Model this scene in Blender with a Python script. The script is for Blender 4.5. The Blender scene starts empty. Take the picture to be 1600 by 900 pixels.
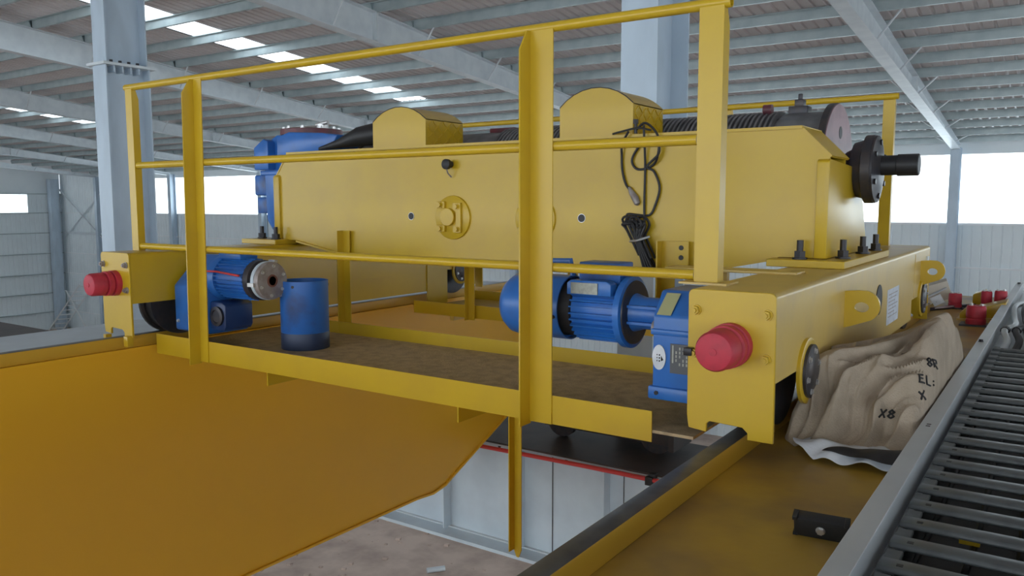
import bpy, bmesh, math, random
from mathutils import Vector, Matrix, noise
from mathutils.geometry import tessellate_polygon
from mathutils.bvhtree import BVHTree
random.seed(4)
C = bpy.context.scene.collection
S = 1.14                 # scale of the hall
H = 10.6 * S             # lens height above the workshop floor; all coordinates below are relative to the lens

# ------------------------------------------------------------------ camera, sky, exposure
cam_d = bpy.data.cameras.new('camera'); cam = bpy.data.objects.new('camera', cam_d); C.objects.link(cam)
cam_d.sensor_width = 36; cam_d.lens = 1266.955 / 1600 * 36; cam_d.clip_start = .05; cam_d.clip_end = 400
yaw, pitch, roll = .6017, -.1057, -.0009
fw = Vector((-math.sin(yaw)*math.cos(pitch), math.cos(yaw)*math.cos(pitch), math.sin(pitch)))
rt = Vector((math.cos(yaw), math.sin(yaw), 0)); up = rt.cross(fw)
r2 = rt*math.cos(roll) + up*math.sin(roll); u2 = up*math.cos(roll) - rt*math.sin(roll)
cam.matrix_world = Matrix(((r2.x, u2.x, -fw.x, 0), (r2.y, u2.y, -fw.y, 0), (r2.z, u2.z, -fw.z, H), (0, 0, 0, 1)))
bpy.context.scene.camera = cam
world = bpy.data.worlds.new('overcast_sky'); bpy.context.scene.world = world; world.use_nodes = True
bg = world.node_tree.nodes['Background']; bg.inputs[0].default_value = (.86, .94, 1, 1); bg.inputs[1].default_value = 1.0
vs = bpy.context.scene.view_settings
bpy.context.scene.display_settings.display_device = 'sRGB'
vs.view_transform = 'Standard'; vs.look = 'None'; vs.gamma = 1; vs.use_curve_mapping = False; vs.exposure = 1.95
cy = bpy.context.scene.cycles
cy.max_bounces = 10; cy.diffuse_bounces = 6; cy.transparent_max_bounces = 12

# ------------------------------------------------------------------ materials
def mat(name, col, rough=.5, metal=0, col2=None, scale=6, lo=.42, hi=.62, bump=0, bscale=60, stretch=(1, 1, 1), spec=.5, coat=0, detail=4):
    m = bpy.data.materials.new(name); m.use_nodes = True; nt = m.node_tree; b = nt.nodes['Principled BSDF']
    b.inputs['Base Color'].default_value = (*col, 1); b.inputs['Roughness'].default_value = rough
    b.inputs['Metallic'].default_value = metal; b.inputs['Specular IOR Level'].default_value = spec
    b.inputs['Coat Weight'].default_value = coat; b.inputs['Coat Roughness'].default_value = .15
    tc = nt.nodes.new('ShaderNodeTexCoord'); mp = nt.nodes.new('ShaderNodeMapping'); mp.inputs['Scale'].default_value = stretch
    nt.links.new(tc.outputs['Object'], mp.inputs[0])
    if col2:
        n = nt.nodes.new('ShaderNodeTexNoise'); n.inputs['Scale'].default_value = scale; n.inputs['Detail'].default_value = detail
        nt.links.new(mp.outputs[0], n.inputs['Vector'])
        r = nt.nodes.new('ShaderNodeMapRange'); r.inputs[1].default_value = lo; r.inputs[2].default_value = hi
        nt.links.new(n.outputs[0], r.inputs[0])
        mx = nt.nodes.new('ShaderNodeMix'); mx.data_type = 'RGBA'
        mx.inputs[6].default_value = (*col, 1); mx.inputs[7].default_value = (*col2, 1)
        nt.links.new(r.outputs[0], mx.inputs[0]); nt.links.new(mx.outputs[2], b.inputs['Base Color'])
    if bump:
        n = nt.nodes.new('ShaderNodeTexNoise'); n.inputs['Scale'].default_value = bscale; n.inputs['Detail'].default_value = 3
        nt.links.new(mp.outputs[0], n.inputs['Vector'])
        bp = nt.nodes.new('ShaderNodeBump'); bp.inputs['Strength'].default_value = bump; bp.inputs['Distance'].default_value = .01
        nt.links.new(n.outputs[0], bp.inputs['Height']); nt.links.new(bp.outputs[0], b.inputs['Normal'])
    return m
YEL = mat('yellow_enamel', (.56, .37, .016), .32, 0, (.53, .345, .020), 3, bump=.05, bscale=14)
YELD = mat('dusty_glare_yellow_enamel', (.60, .42, .11), .33, 0, (.52, .37, .13), 4, .5, .75, bump=.05, bscale=25)  # dusty tone, greyed to paint window glare onto the right carriage
YELG = mat('girder_yellow_enamel', (.82, .46, .026), .30, 0, (.79, .44, .028), .8, bump=.02, bscale=4)
DECKY = mat('soiled_yellow_deck', (.50, .32, .045), .42, 0, (.27, .175, .07), 2.2, .42, .70, bump=.08, bscale=30)
PLAT = mat('dirty_chequer_plate', (.50, .38, .22), .6, 0, (.36, .27, .16), 14, .4, .65, bump=.5, bscale=90)
BLUE = mat('blue_machine_paint', (.025, .15, .50), .32, 0, (.028, .135, .44), 8, bump=.05, bscale=30)
BLUED = mat('smeared_blue_paint', (.024, .13, .44), .4, 0, (.035, .05, .11), 4, .52, .72)
RED = mat('red_buffer_rubber', (.50, .03, .055), .55, 0, (.42, .028, .05), 20)
DRED = mat('primer_red_steel', (.16, .035, .045), .45, 0, (.10, .03, .04), 12)
PINK = mat('primer_pink_steel', (.33, .20, .22), .4, .2, (.24, .15, .17), 6)
DARK = mat('dark_greased_steel', (.045, .045, .055), .4, .35, (.07, .06, .06), 12)
BLK = mat('black_rubber', (.016, .016, .019), .5)
BLKB = mat('black_oxide_bolt', (.03, .028, .032), .38, .5)
ROPE = mat('grooved_drum_steel', (.20, .20, .21), .38, .4, (.14, .14, .15), 10)
GALV = mat('galvanised_steel', (.66, .71, .74), .38, .25, (.58, .63, .67), 2.5, .38, .66, bump=.02, bscale=8)
GALVB = mat('pale_grey_glare', (.60, .69, .76), .42, .15, (.52, .60, .67), 2.2, .38, .66)
GALVD = mat('galvanised_purlin', (.42, .49, .50), .36, .3, (.36, .43, .45), 2)
COLM = mat('grey_column_paint', (.50, .60, .70), .42, .1, (.44, .53, .62), 2.5, .4, .65, stretch=(1, 1, .35))
SHEET = mat('roof_sheet_underside', (.72, .69, .70), .45, .1, (.67, .64, .65), .8)
WALL = mat('wall_sandwich_panel', (.74, .81, .84), .5, 0, (.70, .77, .80), .5)
WALLL = mat('pale_flashing', (.75, .78, .80), .4)
FLOOR = mat('dusty_concrete', (.56, .44, .37), .85, 0, (.38, .29, .245), .9, .38, .66, bump=.2, bscale=5, detail=8)
SILV = mat('bright_machined_steel', (.62, .62, .62), .3, .7)
BRK = mat('brake_plate_grey', (.33, .30, .29), .45, .3, (.25, .21, .20), 18)
RUST = mat('rust_hub', (.16, .06, .04), .7)
WALK = mat('brown_primer_plate', (.055, .042, .040), .55, 0, (.035, .03, .03), 3)
CLOTH = mat('beige_sackcloth', (.42, .345, .265), .9, 0, (.34, .28, .21), 7, .4, .65, bump=.35, bscale=130)
WHITE = mat('white_plastic_sheet', (.70, .74, .80), .45, 0, (.55, .60, .66), 9, bump=.3, bscale=25)
PAPER = mat('paper_label', (.62, .66, .74), .6, 0, (.52, .56, .64), 25)
INK = mat('black_ink', (.012, .012, .014), .7)
PLATE = mat('aluminium_nameplate', (.36, .37, .33), .45, .3, (.28, .29, .26), 40)
DPLATE = mat('dark_nameplate', (.085, .09, .10), .4, .3)
CABR = mat('red_conductor_cable', (.62, .05, .05), .45)
CARD = mat('cardboard', (.60, .55, .47), .75)
CHAIN = mat('grey_black_plastic_chain', (.115, .128, .132), .36, 0, (.09, .10, .105), 15)
CHASH = mat('black_plastic', (.02, .021, .023), .45)
STRUT = mat('pale_steel_ladder', (.72, .74, .75), .5)
def rail_mat():
    m = mat('rail_worn_top', (.60, .36, .035), .4); nt = m.node_tree; b = nt.nodes['Principled BSDF']
    g = nt.nodes.new('ShaderNodeNewGeometry'); s = nt.nodes.new('ShaderNodeSeparateXYZ'); nt.links.new(g.outputs['Normal'], s.inputs[0])
    tc = nt.nodes.new('ShaderNodeTexCoord'); n = nt.nodes.new('ShaderNodeTexNoise'); n.inputs['Scale'].default_value = 9; n.inputs['Detail'].default_value = 5
    nt.links.new(tc.outputs['Object'], n.inputs['Vector'])
    r = nt.nodes.new('ShaderNodeMapRange'); r.inputs[1].default_value = .35; r.inputs[2].default_value = .7; nt.links.new(n.outputs[0], r.inputs[0])
    a = nt.nodes.new('ShaderNodeMix'); a.data_type = 'RGBA'; a.inputs[6].default_value = (.035, .036, .042, 1); a.inputs[7].default_value = (.095, .10, .10, 1)
    nt.links.new(r.outputs[0], a.inputs[0])
    t = nt.nodes.new('ShaderNodeMath'); t.operation = 'GREATER_THAN'; t.inputs[1].default_value = .5; nt.links.new(s.outputs[2], t.inputs[0])
    y = nt.nodes.new('ShaderNodeMix'); y.data_type = 'RGBA'; y.inputs[6].default_value = (.60, .36, .035, 1)
    nt.links.new(t.outputs[0], y.inputs[0]); nt.links.new(a.outputs[2], y.inputs[7]); nt.links.new(y.outputs[2], b.inputs['Base Color'])
    return m
RAIL = rail_mat()
def glass_mat():
    m = bpy.data.materials.new('window_glass'); m.use_nodes = True; nt = m.node_tree
    for n in list(nt.nodes):
        if n.type != 'OUTPUT_MATERIAL': nt.nodes.remove(n)
    o = [n for n in nt.nodes if n.type == 'OUTPUT_MATERIAL'][0]
    t = nt.nodes.new('ShaderNodeBsdfTransparent'); t.inputs[0].default_value = (.93, .96, .97, 1)
    g = nt.nodes.new('ShaderNodeBsdfGlossy'); g.inputs['Roughness'].default_value = .05
    mx = nt.nodes.new('ShaderNodeMixShader'); mx.inputs[0].default_value = .06
    nt.links.new(t.outputs[0], mx.inputs[1]); nt.links.new(g.outputs[0], mx.inputs[2]); nt.links.new(mx.outputs[0], o.inputs[0])
    return m
GLASS = glass_mat()
def frp_mat():
    m = bpy.data.materials.new('translucent_rooflight'); m.use_nodes = True; nt = m.node_tree
    for n in list(nt.nodes):
        if n.type != 'OUTPUT_MATERIAL': nt.nodes.remove(n)
    o = [n for n in nt.nodes if n.type == 'OUTPUT_MATERIAL'][0]
    t = nt.nodes.new('ShaderNodeBsdfTransparent'); t.inputs[0].default_value = (.9, .95, .97, 1)
    g = nt.nodes.new('ShaderNodeBsdfTranslucent'); g.inputs[0].default_value = (.9, .93, .95, 1)
    mx = nt.nodes.new('ShaderNodeMixShader'); mx.inputs[0].default_value = .4
    nt.links.new(t.outputs[0], mx.inputs[1]); nt.links.new(g.outputs[0], mx.inputs[2]); nt.links.new(mx.outputs[0], o.inputs[0])
    return m
FRP = frp_mat()

# ------------------------------------------------------------------ mesh helpers
W = {}                                                     # world position of each object's origin
class MB:
    def __init__(s): s.v = []; s.f = []
    def add(s, v, f):
        n = len(s.v); s.v += [tuple(p) for p in v]; s.f += [tuple(i+n for i in q) for q in f]; return s
    def box(s, x0, x1, y0, y1, z0, z1):
        return s.add([(x, y, z) for x in (x0, x1) for y in (y0, y1) for z in (z0, z1)],
                     [(0, 1, 3, 2), (4, 6, 7, 5), (0, 4, 5, 1), (2, 3, 7, 6), (0, 2, 6, 4), (1, 5, 7, 3)])
    def obox(s, c, ax, ay, az):                            # box by centre and three half-axis vectors
        c, ax, ay, az = map(Vector, (c, ax, ay, az))
        return s.add([c+i*ax+j*ay+k*az for i in (-1, 1) for j in (-1, 1) for k in (-1, 1)],
                     [(0, 1, 3, 2), (4, 6, 7, 5), (0, 4, 5, 1), (2, 3, 7, 6), (0, 2, 6, 4), (1, 5, 7, 3)])
    def prism(s, pts, axis, a, b, hole=None):              # polygon (with an optional hole) swept along an axis
        put = {'x': lambda p, t: (t, p[0], p[1]), 'y': lambda p, t: (p[0], t, p[1]), 'z': lambda p, t: (p[0], p[1], t)}[axis]
        loops = [pts] + ([hole] if hole else []); fl = [p for l in loops for p in l]; n = len(fl)
        v = [put(p, a) for p in fl] + [put(p, b) for p in fl]; f = []
        if hole:
            tris = tessellate_polygon([[Vector((p[0], p[1], 0)) for p in l] for l in loops])
            f += [tuple(t) for t in tris] + [tuple(i+n for i in reversed(t)) for t in tris]
        else: f += [tuple(range(n)), tuple(range(2*n-1, n-1, -1))]
        o = 0
        for l in loops:
            m = len(l); f += [(o+i, o+(i+1) % m, n+o+(i+1) % m, n+o+i) for i in range(m)]; o += m
        return s.add(v, f)
    def lathe(s, p0, d, prof, n=28, cap=True):
        p0, d = Vector(p0), Vector(d).normalized(); a = d.orthogonal().normalized(); b = d.cross(a)
        v = [p0+d*t+(a*math.cos(2*math.pi*i/n)+b*math.sin(2*math.pi*i/n))*r for t, r in prof for i in range(n)]
        f = [(k*n+i, k*n+(i+1) % n, (k+1)*n+(i+1) % n, (k+1)*n+i) for k in range(len(prof)-1) for i in range(n)]
        if cap: f += [tuple(range(n-1, -1, -1)), tuple(range((len(prof)-1)*n, len(prof)*n))]
        return s.add(v, f)
    def cyl(s, p0, p1, r0, r1=None, n=24, cap=True):
        d = Vector(p1)-Vector(p0); return s.lathe(p0, d, [(0, r0), (d.length, r0 if r1 is None else r1)], n, cap)
    def tube(s, pts, r, n=8):
        P = [Vector(p) for p in pts]; v = []; a = None
        for i, p in enumerate(P):
            t = (P[min(i+1, len(P)-1)]-P[max(i-1, 0)]).normalized()
            if a is None: a = t.orthogonal().normalized()
            a = (a-t*a.dot(t)); a = a.normalized() if a.length > 1e-6 else t.orthogonal().normalized()
            b = t.cross(a); rr = r[i] if isinstance(r, (list, tuple)) else r
            v += [p+(a*math.cos(2*math.pi*k/n)+b*math.sin(2*math.pi*k/n))*rr for k in range(n)]
        f = [(i*n+k, i*n+(k+1) % n, (i+1)*n+(k+1) % n, (i+1)*n+k) for i in range(len(P)-1) for k in range(n)]
        f += [tuple(range(n-1, -1, -1)), tuple(range((len(P)-1)*n, len(P)*n))]
        return s.add(v, f)
    def build(s, name, m, parent=None, bev=0, segs=2, origin=None, fix=True, sharp=38):
        xs, ys, zs = zip(*s.v)
        o = origin or ((min(xs)+max(xs))/2, (min(ys)+max(ys))/2, (min(zs)+max(zs))/2 if parent else min(zs))
        o = Vector(o); me = bpy.data.meshes.new(name); bm = bmesh.new()
        vs_ = [bm.verts.new(Vector(p)-o) for p in s.v]
        for q in s.f:
            try: bm.faces.new([vs_[i] for i in q])
            except ValueError: pass
        if fix: bmesh.ops.recalc_face_normals(bm, faces=bm.faces)
        if bev:
            e = [e for e in bm.edges if len(e.link_faces) == 2 and e.calc_face_angle(0) > math.radians(40)]
            bmesh.ops.bevel(bm, geom=e, offset=bev, segments=segs, affect='EDGES', profile=.5, clamp_overlap=True)
        bm.to_mesh(me); bm.free(); me.materials.append(m)
        me.polygons.foreach_set('use_smooth', [True]*len(me.polygons)); me.set_sharp_from_angle(angle=math.radians(sharp))
        ob = bpy.data.objects.new(name, me); C.objects.link(ob); W[ob] = o
        if parent is not None: ob.parent = parent; ob.location = o-W[parent]
        else: ob.location = o+Vector((0, 0, H))
        return ob
def tag(o, label=None, cat=None, group=None, kind=None):
    for k, v in (('label', label), ('category', cat), ('group', group), ('kind', kind)):
        if v: o[k] = v
    return o
def thing(name, loc, label=None, cat=None, group=None, kind=None):
    o = bpy.data.objects.new(name, None); C.objects.link(o); o.empty_display_size = .1
    W[o] = Vector(loc); o.location = W[o]+Vector((0, 0, H)); return tag(o, label, cat, group, kind)
def copy(o, pos, parent):                                  # a copy of a part, its origin at pos
    c = o.copy(); C.objects.link(c); W[c] = Vector(pos); c.parent = parent; c.location = W[c]-W[parent]; return c
def copy_tree(o, d, parent=None):                          # a copy of a thing, its parts and their sub-parts, shifted by d
    c = o.copy(); C.objects.link(c); W[c] = W[o]+Vector(d)
    if parent is None: c.location = W[c]+Vector((0, 0, H))
    else: c.parent = parent; c.location = W[c]-W[parent]
    for ch in list(o.children): copy_tree(ch, d, c)
    return c
def circ(cx, cz, r, n=20, a0=0): return [(cx+r*math.cos(a0+2*math.pi*i/n), cz+r*math.sin(a0+2*math.pi*i/n)) for i in range(n)]
def hexbolt(p, d, r, h, stud=0):                           # hexagon head on a washer, with an optional threaded end
    m = MB(); p, d = Vector(p), Vector(d); m.cyl(p, p+d*h*.22, r*1.25, n=14); m.cyl(p+d*h*.22, p+d*h, r, n=6)
    if stud: m.cyl(p+d*h, p+d*(h+stud), r*.55, n=10)
    return m

# ------------------------------------------------------------------ the hall (coordinates times S)
X0, BAY, YC, YW, XG, XE = -3.67*S, 10*S, 7.6*S, 35*S, -70*S, 27*S
YN = -15*S
rt_ = lambda y: 5.96*S-.111*y                              # top of the rafters
rb_ = lambda y: 4.94*S-.087*y                              # underside of the rafters
floor = MB().box(XG-1, 45*S, -45*S, YW+.3, -H-.3, -H).build('floor', FLOOR); tag(floor, kind='structure')
PUR = .26; pY = [(18.49+1.43*k)*S for k in range(-22, 12)]; xk = [X0-BAY*k for k in range(-3, 7)]
ceil = thing('ceiling', (-20*S, 10*S, 5*S), kind='structure')
def roof_sheet(xa, xb, ya, yb):
    m = MB(); p = .30; x = xa; prof = []
    while x < xb-.02:
        prof += [(x, 0), (min(x+.20, xb), 0), (min(x+.225, xb), .045), (min(x+.275, xb), .045)]; x += p
    prof.append((xb, 0)); n = len(prof); o = PUR+.006
    v = [(q[0], y, rt_(y)+o+q[1]) for y in (ya, yb) for q in prof]
    m.add(v, [(i, i+1, n+i+1, n+i) for i in range(n-1)])
    return m.build('roof_sheet', SHEET, ceil, fix=False, sharp=20)
SKY = [(-20.6*S, -19.25*S), (-40.2*S, -38.85*S)]; SY = (6.2*S, 22.7*S)
edges = [XG-.2] + sorted(xk) + [XE+1]
for a, b in zip(edges, edges[1:]):
    st = [s for s in SKY if a < s[0] < b]
    if st:
        s = st[0]; roof_sheet(a, s[0], YN, YW+.4); roof_sheet(s[1], b, YN, YW+.4)
        roof_sheet(s[0], s[1], YN, SY[0]); roof_sheet(s[0], s[1], SY[1], YW+.4)
    else: roof_sheet(a, b, YN, YW+.4)
for s in SKY:
    n = 6; ys = [SY[0]+(SY[1]-SY[0])*i/n for i in range(n+1)]
    for i in range(n):
        a, b = ys[i], ys[i+1]; o = PUR+.03
        m = MB(); m.add([(s[0], a, rt_(a)+o), (s[1], a, rt_(a)+o), (s[1], b, rt_(b)+o), (s[0], b, rt_(b)+o)], [(0, 1, 2, 3)])
        m.build('skylight_panel', FRP, ceil, fix=False)
def purlin_mesh():
    t, d = .006, PUR; L = BAY-.02
    q = [(0, 0), (.085, 0), (.085, .028), (.085-t, .028), (.085-t, t), (t, t), (t, d-t), (-.085+2*t, d-t), (-.085+2*t, d-.028), (-.085+t, d-.028), (-.085+t, d), (t, d), (0, d-t)]
    return MB().prism(q, 'x', -L/2, L/2)
src = None
for a, b in zip(sorted(xk)[:-1], sorted(xk)[1:]):
    for y in pY:
        if y > YW-.5: continue
        pos = ((a+b)/2, y, rt_(y)+PUR/2)
        if src is None:
            src = purlin_mesh().build('purlin', GALVD, ceil, origin=(0, 0, PUR/2)); W[src] = Vector(pos); src.location = W[src]-W[ceil]
        else: copy(src, pos, ceil)
MB_end = MB()
rsrc = None
for x in xk:
    m = MB(); w, t = .15*S, .02; ya, yb = YN, YW-.4
    for (za, zb, hw) in ((lambda y: rb_(y), lambda y: rb_(y)+t, w), (lambda y: rt_(y)-t, lambda y: rt_(y), w)):
        m.add([(x+sx*hw, y, f(y)) for y in (ya, yb) for f in (za, zb) for sx in (-1, 1)], [(0, 1, 3, 2), (4, 6, 7, 5), (0, 2, 6, 4), (1, 5, 7, 3), (0, 4, 5, 1), (2, 3, 7, 6)])
    m.add([(x+sx*.006, y, f(y)) for y in (ya, yb) for f in (lambda y: rb_(y)+t, lambda y: rt_(y)-t) for sx in (-1, 1)], [(0, 1, 3, 2), (4, 6, 7, 5), (0, 2, 6, 4), (1, 5, 7, 3), (0, 4, 5, 1), (2, 3, 7, 6)])
    for y in (14.2*S, 24*S):                               # bolted splices
        m.add([(x+sx*w, y+dy, f(y)) for dy in (-.03, .03) for f in (rb_, rt_) for sx in (-1, 1)], [(0, 1, 3, 2), (4, 6, 7, 5), (0, 2, 6, 4), (1, 5, 7, 3), (0, 4, 5, 1), (2, 3, 7, 6)])
    r = m.build('rafter', GALV, ceil)
    for i, y in enumerate(pY):
        if i % 2 == 0 and 5*S < y < YW-.6:
            for sx in (1, -1):
                MB().tube([(x+sx*w*.9, y+.06, rb_(y)+.03), (x+sx*.62*S, y+.06, rt_(y)+.06)], .026, 6).build('fly_brace', GALV, r)

def hcol(x, y, w, d, z0, z1, t=.025):
    m = MB(); m.box(x-w/2, x+w/2, y, y+t, z0, z1); m.box(x-w/2, x+w/2, y+d-t, y+d, z0, z1); m.box(x-.01, x+.01, y+t, y+d-t, z0, z1); return m
def column(x, label, splice):
    t = thing('steel_column', (x, YC+.45, -H), label, 'column', 'interior steel columns')
    w, d = .40*S, .80*S
    if splice:
        hcol(x, YC, w, d, -H+.03, splice).build('column_shaft', COLM, t)
        hcol(x, YC+.02, w*.98, d*.93, splice+.05, rb_(YC+.4)).build('upper_shaft', COLM, t)
        MB().box(x-w*.68, x+w*.68, YC-.08, YC+d+.1, splice, splice+.05).build('splice_plate', GALV, t)
        for i in range(4):
            MB().box(x+.012, x+w*.47, YC+.17+i*.17, YC+.20+i*.17, splice-.12, splice).build('stiffener', COLM, t)
            hexbolt((x+w*.40, YC+.14+i*.18, splice+.05), (0, 0, 1), .032, .06).build('bolt', BLKB, t)
    else: hcol(x, YC, w, d, -H+.03, rb_(YC+.4)).build('column_shaft', COLM, t)
    MB().box(x-w*.7, x+w*.7, YC-.1, YC+d+.1, -H, -H+.03).build('base_plate', GALV, t)
column(X0, 'tall grey H section steel column rising behind the right arched cover and drum', 0)
column(X0-BAY, 'grey steel column with bolted splice plate at left behind the railing corner post', 2.30*S)

# back wall: ribbed panels, flashings, wall columns, bracing
wb = thing('wall_back', (-20*S, YW, -H), kind='structure')
zW0, zW1 = -.85*S, 1.80*S
def ribbed(xa, xb, za, zb, y=YW, pitch=.33*S, axis='x'):
    prof = []; x = xa
    while x < xb-.01:
        prof += [(x, 0), (min(x+pitch*.82, xb), 0), (min(x+pitch*.88, xb), .025), (min(x+pitch*.94, xb), .025)]; x += pitch
    prof.append((xb, 0)); n = len(prof); m = MB()
    v = [((q[0], y+q[1], z) if axis == 'x' else (y-q[1], q[0], z)) for z in (za, zb) for q in prof]
    m.add(v, [(i, i+1, n+i+1, n+i) for i in range(n-1)]); return m
wx = sorted([x for x in xk if x > XG] + [XG, XE])
levels = [-H, -9.1*S, -7.5*S, -5.9*S, -4.2*S, -2.5*S, zW0]
for a, b in zip(wx, wx[1:]):
    for z0, z1 in zip(levels, levels[1:]): ribbed(a, b, z0, z1-.03).build('wall_panel', WALL, wb, fix=False, sharp=20)
    top = rt_(YW)+.35
    if b <= X0-BAY*5+.1:                                   # braced end bay: only its right part glazed
        xs = -59*S if a > XG+.1 else b
        if a > XG+.1: ribbed(a, xs, zW0, top).build('wall_panel', WALL, wb, fix=False, sharp=20)
        else: ribbed(a, b, zW0, top).build('wall_panel', WALL, wb, fix=False, sharp=20)
        ga, gb = xs, b
    else: ga, gb = a, b
    if gb-ga > .5: MB().box(ga, gb, YW-.02, YW+.06, zW1, top).build('wall_panel', WALL, wb)
    for z in levels[1:-1]: MB().box(a, b, YW-.10, YW-.005, z-.03*S, z+.03*S).build('girt', WALLL, wb)
for x in wx[1:-1]:
    hcol(x, YW-.5*S, .34*S, .45*S, -H, rb_(YW-.3)+.1).build('wall_column', COLM, wb)
MB().box(XG, XE, YW-.06, YW+.05, zW0-.05, zW0).build('trim_1', WALLL).__setitem__('kind', 'structure')
for (p, q) in (((-69.6, 1.05), (-62.9, -3.1)), ((-62.9, 1.05), (-69.6, -3.1))):
    MB().tube([(p[0]*S, (34.75+(.1 if q[0] < p[0] else 0))*S, p[1]*S), (q[0]*S, (34.75+(.1 if q[0] < p[0] else 0))*S, q[1]*S)], .06, 6).build('brace_rod', GALV, wb)
MB().box(-69.5*S, -59*S, YW-.2, YW-.08, -2.6*S, -2.42*S).build('strut', GALV, wb)
k = 0
for a, b in zip(wx, wx[1:]):
    if b <= X0-BAY*5+.1:
        if a < XG+.1: continue
        a = -59*S
    k += 1
    w = thing(f'window_{k}', ((a+b)/2, YW, zW0), kind='structure')
    MB().box(a+.03, b-.03, YW+.02, YW+.03, zW0+.02, zW1).build('pane', GLASS, w)
    fr = MB()
    fr.box(a, b, YW, YW+.05, zW0, zW0+.05); fr.box(a, b, YW, YW+.05, zW1-.04, zW1)
    fr.box(a, a+.05, YW, YW+.05, zW0+.05, zW1-.04); fr.box(b-.05, b, YW, YW+.05, zW0+.05, zW1-.04)
    fr.build('window_frame', WALLL, w)
# gable wall on the left
wl = thing('wall_left', (XG, 10*S, -H), kind='structure')
gl = levels + [.70*S]
gy0, gy1 = 27.2*S, 32.4*S
def gable_row(z0, z1, ya, yb): ribbed(ya, yb, z0, z1-.03, XG, .36*S, 'y').build('wall_panel', WALL, wl, fix=False, sharp=20)
for z0, z1 in zip(gl, gl[1:]):
    if z0 == zW0: gable_row(z0, z1, YN, gy0); gable_row(z0, z1, gy1, YW)
    else: gable_row(z0, z1, YN, YW)
    MB().box(XG+.005, XG+.26, YN, YW, z1-.05*S, z1+.03*S).build('girt', GALVD, wl)
MB().prism([(YN, .7*S), (YW, .7*S), (YW, rt_(YW)+PUR), (YN, rt_(YN)+PUR)], 'x', XG-.08, XG-.02).build('gable_panel', WALL, wl)
MB().box(XG+.2, XG+.8, YW-1.15*S, YW-.45*S, -H, rb_(YW)).build('wall_column', COLM, wl, bev=.01)
for y in (7.6*S, 20*S): hcol(XG+.55, y, .4, .5, -H, rb_(y)).build('wall_column', COLM, wl)
w = thing('window_20', (XG, (gy0+gy1)/2, zW0), kind='structure')
MB().box(XG-.03, XG-.02, gy0, gy1, zW0, .68*S).build('pane', GLASS, w)
fr = MB(); fr.box(XG-.05, XG+.02, gy0, gy1, zW0-.03, zW0+.04); fr.box(XG-.05, XG+.02, gy0, gy1, .64*S, .70*S); fr.box(XG-.05, XG+.02, gy1-.05, gy1, zW0, .7*S); fr.box(XG-.05, XG+.02, gy0, gy0+.05, zW0, .7*S)
fr.build('window_frame', WALLL, w)
# unseen near and right walls with tall window bands, added to dim the decks
wn = thing('wall_near_unseen', (-20*S, YN, -H), kind='structure')
nz0, nz1 = -2.6*S, 4.2*S
MB().box(XG, XE, YN-.1, YN, -H, nz0).build('wall_panel', WALL, wn)  # part of the added unseen near wall
MB().box(XG, XE, YN-.1, YN, nz1, rt_(YN)+PUR).build('wall_panel', WALL, wn)  # part of the added unseen near wall
for x in xk: MB().box(x-.2, x+.2, YN, YN+.4, -H, rb_(YN)).build('wall_column', COLM, wn)
wr = thing('wall_right_unseen', (XE, 10*S, -H), kind='structure')
MB().box(XE, XE+.1, YN, YW, -H, nz0).build('wall_panel', WALL, wr)  # part of the added unseen right wall
MB().prism([(YN, 2.2*S), (YW, 2.2*S-.3), (YW, rt_(YW)+PUR), (YN, rt_(YN)+PUR)], 'x', XE, XE+.1).build('gable_panel', WALL, wr)
# ladder stand by the corner
t = thing('access_ladder', (-67*S, 34*S, -H), 'white steel ladder stand leaning by the far left corner column', 'ladder')
def ladder(a, b, wdt, rungs):
    a, b = Vector(a), Vector(b); s_ = Vector((.35, .94, 0))*wdt/2; d = b-a
    for sg in (-1, 1): MB().tube([a+s_*sg, b+s_*sg], .07, 6).build('side_rail', STRUT, t)
    for i in range(rungs):
        p = a+d*(i+.5)/rungs; MB().tube([p-s_, p+s_], .045, 6).build('rung', STRUT, t)
ladder((-69.2*S, 33.6*S, -H), (-64.6*S, 34.0*S, -6.5*S), 1.2, 10)
MB().tube([(-64.2*S, 33.8*S, -H), (-67.6*S, 33.8*S, -7.2*S)], .07, 6).build('prop', STRUT, t)

# runway beam below the trolley: web, stiffeners, flange, walkway plate
RX0, RX1 = -40, 12
rw = thing('runway_beam', (-10, 7.6, -4.0), 'galvanised runway plate girder with web stiffeners and dark walkway plate below the trolley', 'beam')
MB().box(RX0, RX1, 7.50, 7.515, -3.96, -2.77).build('web', GALVB, rw)
MB().box(RX0, RX1, 7.24, 7.78, -4.0, -3.96).build('bottom_flange', GALVB, rw)
MB().box(RX0, RX1, 7.46, 7.56, -3.96, -3.945).build('weld_bead', GALV, rw)
MB().box(RX0, RX1, 7.40, 7.75, -2.79, -2.765).build('top_flange', GALVB, rw)
tag(MB().box(RX0, RX1, 7.385, 8.60, -2.765, -2.745).build('top_plate', WALK, rw), 'dark brown walkway plate')
for x in [-13.7+1.09*i for i in range(14)]:
    MB().box(x-.008, x+.008, 7.36, 7.50, -3.945, -2.79).build('stiffener', GALVB, rw)
for x in (-4.6, -3.72): MB().box(x, x+.006, 7.49, 7.50, -3.94, -2.8).build('web_joint', DARK, rw)
for x in [-6.2+.9*i for i in range(6)]: hexbolt((x, 7.46, -2.80), (0, 0, -1), .016, .03).build('bolt', BLKB, rw)
et = thing('end_truck', (-4.2, 8.2, -2.70), 'dark brown steel end truck standing on the runway walkway below the platform right end', 'crane carriage')
MB().box(-5.0, -3.36, 7.95, 8.35, -2.62, -2.12).build('truck_box', WALK, et, bev=.01)
for x in (-4.8, -3.6): MB().cyl((x, 8.02, -2.55), (x, 8.10, -2.55), .195, n=28).build('wheel', DARK, et)
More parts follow.
